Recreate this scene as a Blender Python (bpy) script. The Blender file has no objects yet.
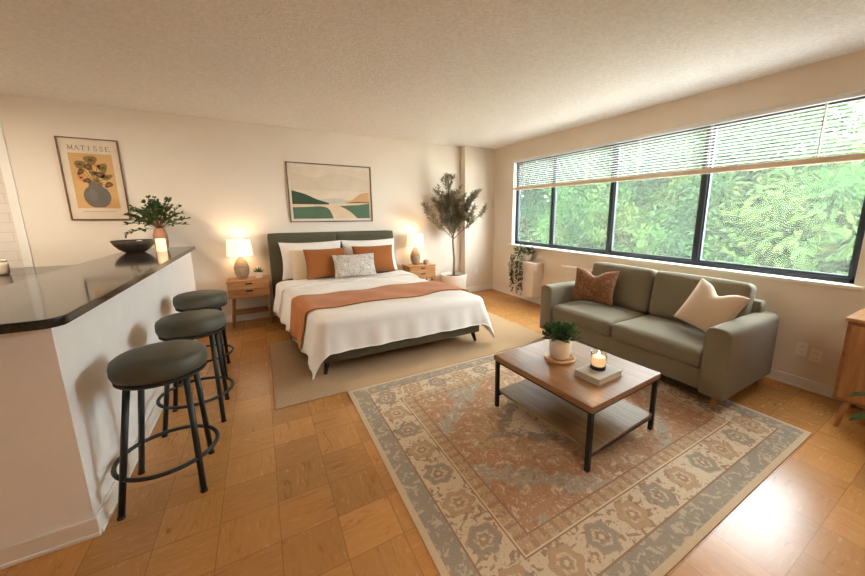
import bpy, math, random
from mathutils import Vector, Matrix, Euler
random.seed(7)
PI = math.pi
sc = bpy.context.scene
COL = sc.collection

# ------------------------------------------------------------------ materials
def lin(c):
    c = c / 255.0
    return c / 12.92 if c <= 0.04045 else ((c + 0.055) / 1.055) ** 2.4
def rgb(r, g, b): return (lin(r), lin(g), lin(b), 1.0)

class X:
    """small expression wrapper that builds math nodes"""
    nt = None
    def __init__(s, sock): s.s = sock
    def _b(a, op, b=None, c=None):
        n = X.nt.nodes.new('ShaderNodeMath'); n.operation = op
        for i, v in enumerate((a, b, c)):
            if v is None: continue
            if isinstance(v, X): X.nt.links.new(v.s, n.inputs[i])
            else: n.inputs[i].default_value = v
        return X(n.outputs[0])
    def __add__(a, b): return X._b(a, 'ADD', b)
    def __radd__(a, b): return X._b(b, 'ADD', a)
    def __sub__(a, b): return X._b(a, 'SUBTRACT', b)
    def __rsub__(a, b): return X._b(b, 'SUBTRACT', a)
    def __mul__(a, b): return X._b(a, 'MULTIPLY', b)
    def __rmul__(a, b): return X._b(b, 'MULTIPLY', a)
    def __truediv__(a, b): return X._b(a, 'DIVIDE', b)
    def f(a, op, b=None, c=None): return X._b(a, op, b, c)
    def lt(a, b): return X._b(a, 'LESS_THAN', b)
    def gt(a, b): return X._b(a, 'GREATER_THAN', b)

class M:
    """material builder"""
    def __init__(s, name, color=(.5,.5,.5,1), rough=.5, metal=0, spec=None):
        m = s.m = bpy.data.materials.new(name); m.use_nodes = True
        s.nt = m.node_tree; s.p = s.nt.nodes['Principled BSDF']
        s.p.inputs['Base Color'].default_value = color
        s.p.inputs['Roughness'].default_value = rough
        s.p.inputs['Metallic'].default_value = metal
        if spec is not None: s.p.inputs['Specular IOR Level'].default_value = spec
        X.nt = s.nt
        s._tc = None
    def N(s, t, **kw):
        n = s.nt.nodes.new(t)
        for k, v in kw.items(): setattr(n, k, v)
        return n
    def L(s, a, b): s.nt.links.new(a.s if isinstance(a, X) else a, b)
    def obj(s):
        if s._tc is None: s._tc = s.N('ShaderNodeTexCoord').outputs['Object']
        return s._tc
    def mapped(s, scale=(1,1,1), rot=(0,0,0), loc=(0,0,0)):
        n = s.N('ShaderNodeMapping'); n.inputs['Scale'].default_value = scale
        n.inputs['Rotation'].default_value = rot; n.inputs['Location'].default_value = loc
        s.L(s.obj(), n.inputs[0]); return n.outputs[0]
    def noise(s, scale, detail=4, vec=None, rough=.5, dist=0):
        n = s.N('ShaderNodeTexNoise'); n.inputs['Scale'].default_value = scale
        n.inputs['Detail'].default_value = detail; n.inputs['Roughness'].default_value = rough
        n.inputs['Distortion'].default_value = dist
        s.L(vec if vec is not None else s.obj(), n.inputs['Vector']); return n.outputs['Fac']
    def voro(s, scale, vec=None, out='Distance'):
        n = s.N('ShaderNodeTexVoronoi'); n.inputs['Scale'].default_value = scale
        s.L(vec if vec is not None else s.obj(), n.inputs['Vector']); return n.outputs[out]
    def ramp(s, fac, stops, mode='LINEAR'):
        n = s.N('ShaderNodeValToRGB'); n.color_ramp.interpolation = mode
        e = n.color_ramp.elements
        while len(e) < len(stops): e.new(0.5)
        for k, (p, c) in zip(e, stops): k.position = p; k.color = c
        s.L(fac, n.inputs[0]); return n.outputs[0]
    def mix(s, fac, a, b, mode='MIX'):
        n = s.N('ShaderNodeMix', data_type='RGBA', blend_type=mode)
        for v, i in ((fac, 0), (a, 6), (b, 7)):
            if isinstance(v, (int, float)): n.inputs[i].default_value = v
            elif isinstance(v, tuple): n.inputs[i].default_value = v
            else: s.L(v, n.inputs[i])
        return n.outputs[2]
    def color(s, sock): s.L(sock, s.p.inputs['Base Color']); return s
    def rough(s, sock): s.L(sock, s.p.inputs['Roughness']); return s
    def bump(s, h, strength=.2, dist=.01):
        n = s.N('ShaderNodeBump'); n.inputs['Strength'].default_value = strength
        n.inputs['Distance'].default_value = dist
        s.L(h, n.inputs['Height']); s.L(n.outputs[0], s.p.inputs['Normal']); return s
    def sep(s, vec=None):
        n = s.N('ShaderNodeSeparateXYZ'); s.L(vec if vec is not None else s.obj(), n.inputs[0])
        return X(n.outputs[0]), X(n.outputs[1]), X(n.outputs[2])

def plain(name, c, rough=.5, metal=0, var=.08, nscale=8, bump=0, bscale=60, spec=None):
    m = M(name, c, rough, metal, spec)
    d = tuple(x * (1 - var) for x in c[:3]) + (1,); u = tuple(min(1, x * (1 + var)) for x in c[:3]) + (1,)
    m.color(m.ramp(m.noise(nscale), [(.3, d), (.7, u)]))
    if bump: m.bump(m.noise(bscale, 3), bump, .004)
    return m.m
def fabric(name, c, weave=400, var=.1, rough=.9, bump=.25, c2=None, spec=.25):
    m = M(name, c, rough, 0, spec)
    c2 = c2 or tuple(x * .75 for x in c[:3]) + (1,)
    n1 = m.noise(weave, 2); n2 = m.noise(5, 3)
    a = m.ramp(n1, [(.35, c2), (.62, c)])
    d = tuple(x * (1 - var) for x in c[:3]) + (1,)
    m.color(m.mix(.45, a, m.ramp(n2, [(.3, d), (.7, c)])))
    m.bump(n1, bump, .002)
    m.p.inputs['Sheen Weight'].default_value = .15
    return m.m
def wood(name, dark, light, axis='x', scale=1.0, rough=.42, grain=14):
    m = M(name, light, rough)
    sc_ = {'x': (1.2, grain, grain), 'y': (grain, 1.2, grain), 'z': (grain, grain, 1.2)}[axis]
    v = m.mapped(tuple(k * scale for k in sc_))
    n1 = m.noise(1.6, 6, v, .62, .8); n2 = m.noise(7, 3, v)
    mid = tuple((a + b) / 2 for a, b in zip(dark, light))
    a = m.ramp(n1, [(.3, dark), (.5, mid), (.7, light)])
    b = m.ramp(n2, [(.35, dark), (.6, light)])
    m.color(m.mix(.25, a, b)); m.bump(n2, .06, .002)
    return m.m
def emis(name, c, strength, base=None):
    m = M(name, base or c, .6)
    m.p.inputs['Emission Color'].default_value = c
    m.p.inputs['Emission Strength'].default_value = strength
    return m.m

# setting
m_wall = M('wall_paint', rgb(226, 209, 187), .75); m_wall.color(m_wall.ramp(m_wall.noise(1.3, 3), [(.3, rgb(226,213,195)), (.7, rgb(231,219,202))])); m_wall.bump(m_wall.noise(140, 2), .08, .003); m_wall = m_wall.m
m_barwall = plain('bar_paint_white', rgb(240, 237, 232), .6, var=.02, bump=.06, bscale=120)
m_ceil = M('ceiling_stipple', rgb(226, 214, 200), .9)
_n = m_ceil.noise(42, 5, rough=.7); m_ceil.color(m_ceil.ramp(_n, [(.35, rgb(228,222,214)), (.62, rgb(243,239,233))])); m_ceil.bump(_n, .65, .013); m_ceil = m_ceil.m
m_trimw = plain('white_trim_paint', rgb(232, 226, 216), .45, var=.02)
m_tile = M('subway_tile', rgb(236,230,222), .2)
_b = m_tile.N('ShaderNodeTexBrick'); _b.inputs['Color1'].default_value = rgb(220,210,197); _b.inputs['Color2'].default_value = rgb(216,206,193); _b.inputs['Mortar'].default_value = rgb(198,187,173)
_b.inputs['Scale'].default_value = 1; _b.inputs['Mortar Size'].default_value = .003; _b.inputs['Brick Width'].default_value = .3; _b.inputs['Row Height'].default_value = .1
m_tile.L(m_tile.mapped(rot=(-PI/2, 0, 0)), _b.inputs[0]); m_tile.color(_b.outputs[0]); m_tile = m_tile.m

def floor_mat():
    m = M('parquet_tiles', rgb(180,115,60), .3)
    x, y, z = m.sep()
    T = .252
    fx = (x - .207) / T; fy = (y - .313) / T
    ix = fx.f('FLOOR'); iy = fy.f('FLOOR'); ux = fx - ix; uy = fy - iy
    par = (ix + iy).f('MODULO', 2).f('ABSOLUTE')
    cmb = m.N('ShaderNodeCombineXYZ'); m.L(ix, cmb.inputs[0]); m.L(iy, cmb.inputs[1])
    wn = m.N('ShaderNodeTexWhiteNoise', noise_dimensions='2D'); m.L(cmb.outputs[0], wn.inputs['Vector'])
    rnd = X(wn.outputs['Value'])
    # grain direction swaps from tile to tile
    gx = x * (3.0 + par * 12.0) + rnd * 40.0; gy = y * (15.0 - par * 12.0) + rnd * 23.0
    g = m.N('ShaderNodeCombineXYZ'); m.L(gx, g.inputs[0]); m.L(gy, g.inputs[1])
    n1 = m.noise(1.2, 6, g.outputs[0], .6, 1.6); n2 = m.noise(4.5, 4, g.outputs[0], .6, .5); n3 = m.noise(1.1, 3)
    a = m.ramp(n1, [(.28, rgb(150,98,48)), (.40, rgb(198,140,76)), (.85, rgb(212,156,92))])
    b = m.ramp(n2, [(.3, rgb(160,106,54)), (.55, rgb(204,148,84))])
    c = m.mix(.22, a, b)
    tint = m.ramp(rnd.s, [(0, rgb(222,222,222)), (1, rgb(255,255,255))])
    c = m.mix(1.0, c, tint, 'MULTIPLY')
    c = m.mix(m.ramp(n3, [(.4, (0,0,0,1)), (.7, (.35,.35,.35,1))]), c, rgb(200,134,66))
    e = ux.f('MINIMUM', 1.0 - ux).f('MINIMUM', uy).f('MINIMUM', 1.0 - uy)
    line = e.lt(.007)
    c = m.mix((line * .45).s, c, rgb(92,54,26))
    m.color(c)
    m.rough(m.ramp(n2, [(.3, (.24,.24,.24,1)), (.7, (.28,.28,.28,1))]))
    m.bump(((X(n2) * .3) - line * 1.0).s, .05, .002)
    return m.m
m_floor = floor_mat()
m_bounce_ground = plain('pale_bounce_ground', rgb(176,170,160), .9, var=.1, nscale=.6)  # unseen ground, made pale to bounce neutral light onto the ceiling
m_frame = plain('window_frame_dark', rgb(40, 48, 54), .45, .2, var=.05)
def glass_mat(name, tint, refl=.5, haze_mix=0):
    m = M(name); nt = m.nt; nt.nodes.remove(m.p)
    t = m.N('ShaderNodeBsdfTransparent'); t.inputs[0].default_value = tint
    g = m.N('ShaderNodeBsdfGlossy'); g.inputs['Roughness'].default_value = .02
    f = m.N('ShaderNodeLayerWeight'); f.inputs['Blend'].default_value = .5
    mx = m.N('ShaderNodeMixShader'); s = X(f.outputs['Facing']).f('POWER', 4) * refl + .03
    m.L(s, mx.inputs[0]); m.L(t.outputs[0], mx.inputs[1]); m.L(g.outputs[0], mx.inputs[2])
    out = [n for n in nt.nodes if n.type == 'OUTPUT_MATERIAL'][0]; res = mx.outputs[0]
    if haze_mix:  # translucent veil mixed into the glass stands in for outdoor haze
        tr = m.N('ShaderNodeBsdfTranslucent'); tr.inputs[0].default_value = (.9,.95,.93,1)
        m2 = m.N('ShaderNodeMixShader'); m2.inputs[0].default_value = haze_mix
        m.L(res, m2.inputs[1]); m.L(tr.outputs[0], m2.inputs[2]); res = m2.outputs[0]
    m.L(res, out.inputs[0])
    return m.m
m_glass = glass_mat('window_glass', (.96,.98,.97,1), .6, .014)
m_jar = glass_mat('candle_jar_glass', (.97,.96,.93,1), 1.0)
def granite():
    m = M('dark_granite', rgb(60,54,50), .09, 0, .3)
    v = m.voro(170, out='Color'); n = m.noise(260, 3); n2 = m.noise(30, 4)
    a = m.ramp(n, [(.34, rgb(24,23,23)), (.5, rgb(48,44,41)), (.64, rgb(70,64,58)), (.78, rgb(112,102,90))])
    b = m.ramp(n2, [(.35, rgb(34,32,31)), (.7, rgb(58,52,46))])
    m.color(m.mix(.5, a, b)); return m.m
m_granite = granite()
# furniture
m_olive = fabric('olive_upholstery', rgb(124, 114, 92), 500)
m_bedgreen = fabric('dark_green_upholstery', rgb(88, 84, 64), 500)
m_seat = plain('stool_olive_leather', rgb(78, 77, 64), .5, var=.1, nscale=14, bump=.12, bscale=220)
m_metal = plain('dark_grey_metal', rgb(54, 58, 58), .42, .6, var=.08)
m_black = plain('black_metal', rgb(38, 36, 34), .5, .4, var=.08)
m_linen = fabric('white_linen', rgb(233, 226, 217), 600, .05, bump=.12, c2=rgb(222,214,203))
m_cream = fabric('cream_linen', rgb(226, 208, 178), 600, .06, bump=.12, c2=rgb(210,190,160))
m_rust = fabric('rust_cotton', rgb(160, 96, 46), 450, .12, c2=rgb(124,70,30))
m_throw = fabric('rust_knit', rgb(184, 113, 52), 260, .12, c2=rgb(152,84,34))
m_sofacream = fabric('sofa_cream_cushion', rgb(204, 180, 154), 420, .06, c2=rgb(188,163,136))
def marble_fabric():
    m = M('grey_print_cotton', rgb(200,190,178), .9)
    n = m.noise(16, 5, rough=.6, dist=1.8); m.color(m.ramp(n, [(.4, rgb(150,138,128)), (.5, rgb(206,196,184)), (.56, rgb(170,158,148)), (.64, rgb(216,207,196))])); return m.m
m_grey = marble_fabric()
def boho():
    m = M('brown_print_cotton', rgb(150,98,62), .9)
    v = m.voro(26); n = m.noise(18, 4, dist=2)
    a = m.ramp(v, [(.1, rgb(164,120,84)), (.22, rgb(96,58,34)), (.4, rgb(132,86,54)), (.6, rgb(110,68,40))])
    b = m.ramp(n, [(.4, rgb(98,60,36)), (.55, rgb(140,96,62)), (.7, rgb(172,132,98))])
    m.color(m.mix(.5, a, b)); return m.m
m_boho = boho()
m_oak = wood('oak_light', rgb(150,98,54), rgb(190,138,86), 'x')
m_oaky = wood('oak_side', rgb(120,74,38), rgb(160,106,60), 'y')
m_oakz = wood('oak_leg', rgb(138,90,48), rgb(180,126,76), 'z')
m_walnut = wood('coffee_table_wood', rgb(112,76,42), rgb(162,114,70), 'y', rough=.32)
m_shelfw = wood('coffee_table_shelf_wood', rgb(104,80,48), rgb(148,118,78), 'y', rough=.5)
m_ash = wood('pale_tray_wood', rgb(170,128,84), rgb(206,168,122), 'x')
m_picframe = wood('picture_frame_wood', rgb(96,66,42), rgb(136,98,66), 'x')
m_ceramic = plain('white_ceramic', rgb(226, 216, 204), .4, var=.04)
m_beigepot = plain('beige_stone_pot', rgb(206, 186, 164), .7, var=.08, nscale=20, bump=.15)
def ribbed(name, a, b):
    m = M(name, a, .65)
    w = m.N('ShaderNodeTexWave', bands_direction='Z'); w.inputs['Scale'].default_value = 16; w.inputs['Distortion'].default_value = 1.5
    m.L(m.obj(), w.inputs[0]); n = m.noise(30, 4)
    m.color(m.mix(.5, m.ramp(w.outputs['Fac'], [(.2, b), (.8, a)]), m.ramp(n, [(.3, b), (.7, a)])))
    m.bump(w.outputs['Fac'], .3, .004); return m.m
m_lampbase = ribbed('lamp_stoneware', rgb(178,150,118), rgb(128,102,76))
m_vase = plain('terracotta_vase', rgb(146, 106, 76), .55, var=.14, nscale=10)
m_bowl = plain('dark_bronze_bowl', rgb(66, 54, 42), .5, .2, var=.35, nscale=20, bump=.2)
m_soil = plain('potting_soil', rgb(58, 42, 30), .95, var=.3, nscale=60)
m_bark = plain('bark', rgb(112, 88, 66), .9, var=.25, nscale=30, bump=.3)
def leafmat(name, a, b, c=None, nscale=6, trans=.25):
    m = M(name, a, .65, 0, .12)
    c = c or b
    m.color(m.ramp(m.noise(nscale, 3), [(.3, a), (.5, b), (.72, c)]))
    nt = m.nt; t = m.N('ShaderNodeBsdfTranslucent'); t.inputs[0].default_value = b
    mx = m.N('ShaderNodeMixShader'); mx.inputs[0].default_value = trans
    out = [n for n in nt.nodes if n.type == 'OUTPUT_MATERIAL'][0]
    m.L(m.p.outputs[0], mx.inputs[1]); m.L(t.outputs[0], mx.inputs[2]); m.L(mx.outputs[0], out.inputs[0]); return m.m
m_leaf = leafmat('leaf_deep_green', rgb(44,64,36), rgb(72,98,56), rgb(98,120,72), 20)
m_olivel = leafmat('leaf_olive', rgb(128,120,98), rgb(154,144,120), rgb(178,166,142), 9, .4)
m_trail = leafmat('leaf_trailing', rgb(52,62,38), rgb(78,88,54), rgb(100,108,72), 20)
m_slat = leafmat('blind_slat', rgb(232,228,220), rgb(236,232,226), None, 3, .16)
m_tree1 = leafmat('tree_leaf_a', rgb(30,54,28), rgb(52,80,38), rgb(92,104,50), .75, .42)
m_tree2 = leafmat('tree_leaf_b', rgb(24,50,36), rgb(43,73,49), rgb(80,99,57), .8, .42)
m_shade = emis('lamp_shade_linen', (1.0, .82, .60, 1), .36, rgb(240,224,196))
m_wax = emis('wax_glow', (1.0, .66, .34, 1), .55, rgb(238,214,180))
m_wax2 = emis('wax_glow_dim', (1.0, .60, .30, 1), .32, rgb(236,210,176))
m_flame = emis('flame', (1.0, .75, .35, 1), 9)
m_bulb = emis('frosted_lamp', (1.0, .84, .64, 1), 3)
m_plate = plain('outlet_plastic', rgb(242, 236, 228), .4, var=.02)
m_slot = plain('outlet_slot', rgb(150, 138, 124), .6, var=.02)
m_heater = plain('heater_enamel', rgb(226, 212, 196), .5, var=.03)
m_slat = None
m_rail = plain('blind_rail_wood', rgb(224, 203, 176), .5, var=.08)
m_cord = plain('blind_cord', rgb(226, 218, 206), .8, var=.02)
m_paper = plain('book_pages', rgb(226, 208, 180), .9, var=.06, nscale=80)
m_cover = plain('book_cover_grey', rgb(176, 170, 158), .6, var=.05)
m_sand = None

def rug_mat(hx, hy):
    m = M('persian_rug', rgb(180,150,120), .95, 0, .1)
    x, y, z = m.sep()
    ax = x.f('ABSOLUTE'); ay = y.f('ABSOLUTE')
    dx = hx - ax; dy = hy - ay
    d = dx.f('MINIMUM', dy)                      # distance to the nearest edge
    side = dx.lt(dy)                             # 1 along the two long sides
    s = side * y + (1.0 - side) * x              # run along the border
    n_fine = X(m.noise(70, 3)); n_mid = X(m.noise(24, 4, dist=1.0)); n_big = X(m.noise(2.2, 3)); v = X(m.voro(42)); v2 = X(m.voro(20)); n_d = X(m.noise(9, 3))
    cream = rgb(214,192,162); grey = rgb(160,150,134); slate = rgb(134,128,116); tan = rgb(182,144,106); rust = rgb(174,122,86); brown = rgb(128,88,58); ivory = rgb(224,204,176)
    # field: rust ground, grey spandrels, cream medallion
    dia = ax / (hx * .80) + ay / (hy * .80) + (n_d - .5) * .3 + (n_mid - .5) * .15
    fld = m.mix(dia.lt(.98).s, grey, tan)
    fld = m.mix(((dia.lt(.98)) * (dia.gt(.80))).s, fld, rust)
    fld = m.mix(dia.lt(.56).s, fld, slate)
    fld = m.mix(dia.lt(.44).s, fld, ivory)
    fld = m.mix(dia.lt(.20).s, fld, rust)
    corner = (dx.f('MAXIMUM', dy)).lt(.62 )
    fld = m.mix((dia.gt(1.15) * (n_big.gt(.42))).s, fld, rust)
    fld = m.mix((n_mid.gt(.60) * .75).s, fld, ivory)
    fld = m.mix((n_mid.lt(.40) * .7).s, fld, brown)
    fld = m.mix((v.lt(.22) * .7).s, fld, cream)
    fld = m.mix((n_fine.gt(.62) * .55).s, fld, rust)
    fld = m.mix((n_fine.lt(.36) * .55).s, fld, slate)
    # main border rosettes
    P = .235
    q = (s / P); qc = q - q.f('FLOOR') - .5
    th_ = (d - .245).f('ARCTAN2', qc * P)
    r = ((qc * P).f('POWER', 2) + ((d - .245) * .95).f('POWER', 2)).f('SQRT') * (1.0 + .10 * (th_ * 6.0).f('SINE')) + (n_mid - .5) * .03
    alt = q.f('FLOOR').f('MODULO', 2).f('ABSOLUTE')
    bor = m.mix((n_mid.lt(.43) * .85).s, cream, brown)
    bor = m.mix((n_fine.lt(.37) * .6).s, bor, slate)
    bor = m.mix((v2.lt(.14) * .8).s, bor, rust)
    ros = m.mix(alt.s, tan, slate)
    bor = m.mix((r.lt(.080) * .6).s, bor, brown)
    bor = m.mix((r.lt(.072) * .85).s, bor, ros)
    bor = m.mix((r.lt(.045) * (n_fine.gt(.45)) * .8).s, bor, cream)
    bor = m.mix((r.lt(.030) * .7).s, bor, brown)
    bor = m.mix((r.lt(.012) * .8).s, bor, ivory)
    # guards
    g1 = m.mix((n_mid.gt(.56) * .6).s, slate, cream); g1 = m.mix((v.lt(.2) * .5).s, g1, brown)
    qs = s / .07; t = (qs - qs.f('FLOOR') - .5).f('ABSOLUTE')
    g2 = m.mix((t.lt(.2) * .6).s, tan, brown); g2 = m.mix((n_fine.gt(.58) * .5).s, g2, ivory)
    c = g1
    c = m.mix(d.lt(.032).s, c, rgb(206,180,148))           # hem
    c = m.mix(d.gt(.135).s, c, brown); c = m.mix(d.gt(.145).s, c, bor)
    c = m.mix(d.gt(.345).s, c, brown); c = m.mix(d.gt(.353).s, c, ivory); c = m.mix(d.gt(.361).s, c, g2)
    c = m.mix(d.gt(.43).s, c, brown); c = m.mix(d.gt(.44).s, c, fld)
    wear = X(m.noise(3.5, 4))
    c = m.mix((wear * .36).s, c, rgb(196,164,130))
    pile = m.noise(420, 2)
    c = m.mix(.18, c, m.ramp(pile, [(.3, rgb(70,54,40)), (.7, rgb(240,220,196))]))
    m.color(c); m.bump(pile, .4, .004)
    return m.m
def jute():
    m = M('beige_woven_rug', rgb(190,158,122), .95, 0, .1)
    w = m.N('ShaderNodeTexWave', bands_direction='X'); w.inputs['Scale'].default_value = 28; w.inputs['Distortion'].default_value = 2; w.inputs['Detail'].default_value = 3
    m.L(m.obj(), w.inputs[0]); n = m.noise(160, 3)
    a = m.ramp(w.outputs['Fac'], [(.2, rgb(166,134,100)), (.8, rgb(196,164,128))])
    m.color(m.mix(.5, a, m.ramp(n, [(.3, rgb(160,128,94)), (.7, rgb(204,174,138))])))
    m.bump(n, .5, .005); return m.m
m_jute = jute()
m_ledge = plain('rug_binding', rgb(176,142,104), .9)

# ------------------------------------------------------------------ mesh helpers
class B:
    def __init__(s): s.v = []; s.f = []; s.mi = []
    def add(s, vs, fs, mi=0):
        o = len(s.v); s.v += [tuple(p) for p in vs]; s.f += [tuple(i + o for i in f) for f in fs]; s.mi += [mi] * len(fs); return s
    def box(s, x0, x1, y0, y1, z0, z1, mi=0):
        vs = [(x0,y0,z0),(x1,y0,z0),(x1,y1,z0),(x0,y1,z0),(x0,y0,z1),(x1,y0,z1),(x1,y1,z1),(x0,y1,z1)]
        return s.add(vs, [(0,3,2,1),(4,5,6,7),(0,1,5,4),(1,2,6,5),(2,3,7,6),(3,0,4,7)], mi)
    def tube(s, pts, r, seg=10, mi=0, cap=True):
        pts = [Vector(p) for p in pts]; n = len(pts)
        rs = r if isinstance(r, (list, tuple)) else [r] * n
        up = Vector((0,0,1)); vs = []; prev = None
        for i, p in enumerate(pts):
            d = (pts[min(i+1, n-1)] - pts[max(i-1, 0)]).normalized()
            if prev is None:
                a = d.cross(up)
                if a.length < .05: a = d.cross(Vector((1,0,0)))
                a.normalize()
            else:
                a = prev - d * prev.dot(d); a.normalize()
            prev = a; b = d.cross(a)
            for k in range(seg):
                t = 2*PI*k/seg; vs.append(p + (a*math.cos(t) + b*math.sin(t)) * rs[i])
        fs = [(i*seg+k, i*seg+(k+1)%seg, (i+1)*seg+(k+1)%seg, (i+1)*seg+k) for i in range(n-1) for k in range(seg)]
        if cap: fs += [tuple(range(seg))[::-1], tuple((n-1)*seg+k for k in range(seg))]
        return s.add(vs, fs, mi)
    def ring(s, c, R, r, seg=40, ts=8, mi=0):
        vs = []
        for i in range(seg):
            a = 2*PI*i/seg
            for k in range(ts):
                t = 2*PI*k/ts; q = R + r*math.cos(t)
                vs.append((c[0]+q*math.cos(a), c[1]+q*math.sin(a), c[2]+r*math.sin(t)))
        fs = [(i*ts+k, ((i+1)%seg)*ts+k, ((i+1)%seg)*ts+(k+1)%ts, i*ts+(k+1)%ts) for i in range(seg) for k in range(ts)]
        return s.add(vs, fs, mi)
    def lathe(s, prof, c=(0,0,0), seg=32, mi=0, sq=1.0):
        """prof: list of (r, z); closes at r==0 ends"""
        vs = []; n = len(prof)
        for r, z in prof:
            for k in range(seg):
                t = 2*PI*k/seg; vs.append((c[0]+r*math.cos(t), c[1]+r*math.sin(t)*sq, c[2]+z))
        fs = [(i*seg+k, i*seg+(k+1)%seg, (i+1)*seg+(k+1)%seg, (i+1)*seg+k) for i in range(n-1) for k in range(seg)]
        return s.add(vs, fs, mi)
    def prism(s, poly, axis, a, b, mi=0):
        """extrude a 2-D polygon along an axis"""
        n = len(poly)
        def P(p, t): return {'x': (t, p[0], p[1]), 'y': (p[0], t, p[1]), 'z': (p[0], p[1], t)}[axis]
        vs = [P(p, a) for p in poly] + [P(p, b) for p in poly]
        fs = [tuple(range(n))[::-1], tuple(range(n, 2*n))] + [(i, (i+1)%n, n+(i+1)%n, n+i) for i in range(n)]
        return s.add(vs, fs, mi)
    def rbox(s, x0, x1, y0, y1, z0, z1, r=.03, cuts=8, bulge=(0,0,0), mi=0):
        """soft rounded box whose faces can bulge"""
        c = Vector(((x0+x1)/2, (y0+y1)/2, (z0+z1)/2)); h = Vector(((x1-x0)/2, (y1-y0)/2, (z1-z0)/2))
        idx = {}; vs = []; fs = []
        n = cuts
        # denser sampling near the edges so the rounding reads
        ts = []
        for i in range(n+1):
            t = -1 + 2*i/n; ts.append(math.copysign(abs(t)**.6, t))
        def vid(a, b, d):
            k = (round(a,5), round(b,5), round(d,5))
            if k not in idx:
                p = Vector((a*h.x, b*h.y, d*h.z)); q = Vector(); rr = min(r, h.x, h.y, h.z)
                for i in range(3): q[i] = max(-(h[i]-rr), min(h[i]-rr, p[i]))
                dv = p - q
                if dv.length > 1e-9: p = q + dv.normalized()*rr
                u = Vector((a, b, d))
                p.x += math.copysign(bulge[0]*(1-u.y**2)*(1-u.z**2), a) * (abs(a)**2)
                p.y += math.copysign(bulge[1]*(1-u.x**2)*(1-u.z**2), b) * (abs(b)**2)
                p.z += math.copysign(bulge[2]*(1-u.x**2)*(1-u.y**2), d) * (abs(d)**2)
                idx[k] = len(vs); vs.append(c + p)
            return idx[k]
        for ax in range(3):
            for sg in (-1, 1):
                for i in range(n):
                    for j in range(n):
                        q = []
                        for (u, w) in ((ts[i],ts[j]),(ts[i+1],ts[j]),(ts[i+1],ts[j+1]),(ts[i],ts[j+1])):
                            t = [0,0,0]; t[ax] = sg; t[(ax+1)%3] = u; t[(ax+2)%3] = w; q.append(vid(*t))
                        if sg < 0: q.reverse()
                        fs.append(tuple(q))
        return s.add(vs, fs, mi)
    def pillow(s, w, h, t, n=22, conc=.07, dip=0, mi=0, wob=.0, piping=0):
        """upright pillow in local xz-plane, thickness along y, bottom edge at z=0"""
        vs = []; fs = []; idx = {}
        for side in (-1, 1):
            for i in range(n+1):
                for j in range(n+1):
                    u = math.sin((-1+2*i/n)*PI/2); v = math.sin((-1+2*j/n)*PI/2)
                    edge = i in (0,n) or j in (0,n)
                    k = (i,j) if edge else (i,j,side)
                    if k in idx: continue
                    x = w/2*u*(1-conc*(1-v*v)); z = h/2*v*(1-conc*(1-u*u))
                    th = t/2*(max(0,(1-u*u)*(1-v*v)))**.42
                    if dip and v > 0: z -= dip*math.exp(-(u/.34)**2)*v**2; th *= 1-.35*math.exp(-(u/.3)**2)*v**2
                    z += wob*math.sin(5*u+2)*.5*(1-v*v) 
                    idx[k] = len(vs); vs.append((x, side*th + wob*math.sin(4*u+3*v)*.3, z+h/2))
            for i in range(n):
                for j in range(n):
                    q = []
                    for a,b in ((i,j),(i+1,j),(i+1,j+1),(i,j+1)):
                        e = a in (0,n) or b in (0,n); q.append(idx[(a,b)] if e else idx[(a,b,side)])
                    if side > 0: q.reverse()
                    fs.append(tuple(q))
        return s.add(vs, fs, mi)
    def leaf(s, p, d, ln, wd, up=None, curl=.15, mi=0):
        d = Vector(d).normalized(); up = Vector(up or (random.uniform(-.6,.6), random.uniform(-.6,.6), 1))
        a = d.cross(up)
        if a.length < .05: a = d.cross(Vector((1,0,.1)))
        a.normalize(); nrm = a.cross(d); p = Vector(p)
        m = p + d*ln*.5 - nrm*curl*ln*.3
        vs = [p, p + d*ln*.3 + a*wd*.42 + nrm*.1*wd, p + d*ln*.68 + a*wd*.40 + nrm*(.1*wd-curl*ln*.25), p + d*ln - nrm*curl*ln, p + d*ln*.68 - a*wd*.40 + nrm*(.1*wd-curl*ln*.25), p + d*ln*.3 - a*wd*.42 + nrm*.1*wd]
        return s.add(vs, [(0,1,2,3),(0,3,4,5)], mi)
    def xf(s, mat):
        s.v = [tuple(mat @ Vector(p)) for p in s.v]; return s
    def fn(s, f): s.v = [tuple(f(*p)) for p in s.v]; return s
    def mk(s, name, mats, parent=None, smooth=False, bevel=0, seg=2, auto=True):
        me = bpy.data.meshes.new(name); me.from_pydata(s.v, [], s.f)
        if not isinstance(mats, (list, tuple)): mats = [mats]
        for m in mats: me.materials.append(m)
        if len(mats) > 1: me.polygons.foreach_set('material_index', s.mi)
        if smooth: me.polygons.foreach_set('use_smooth', [True]*len(me.polygons))
        me.update()
        o = bpy.data.objects.new(name, me); COL.objects.link(o)
        if parent is not None: o.parent = parent
        if bevel:
            b = o.modifiers.new('bevel', 'BEVEL'); b.width = bevel; b.segments = seg; b.limit_method = 'ANGLE'; b.angle_limit = math.radians(40)
        return o

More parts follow.
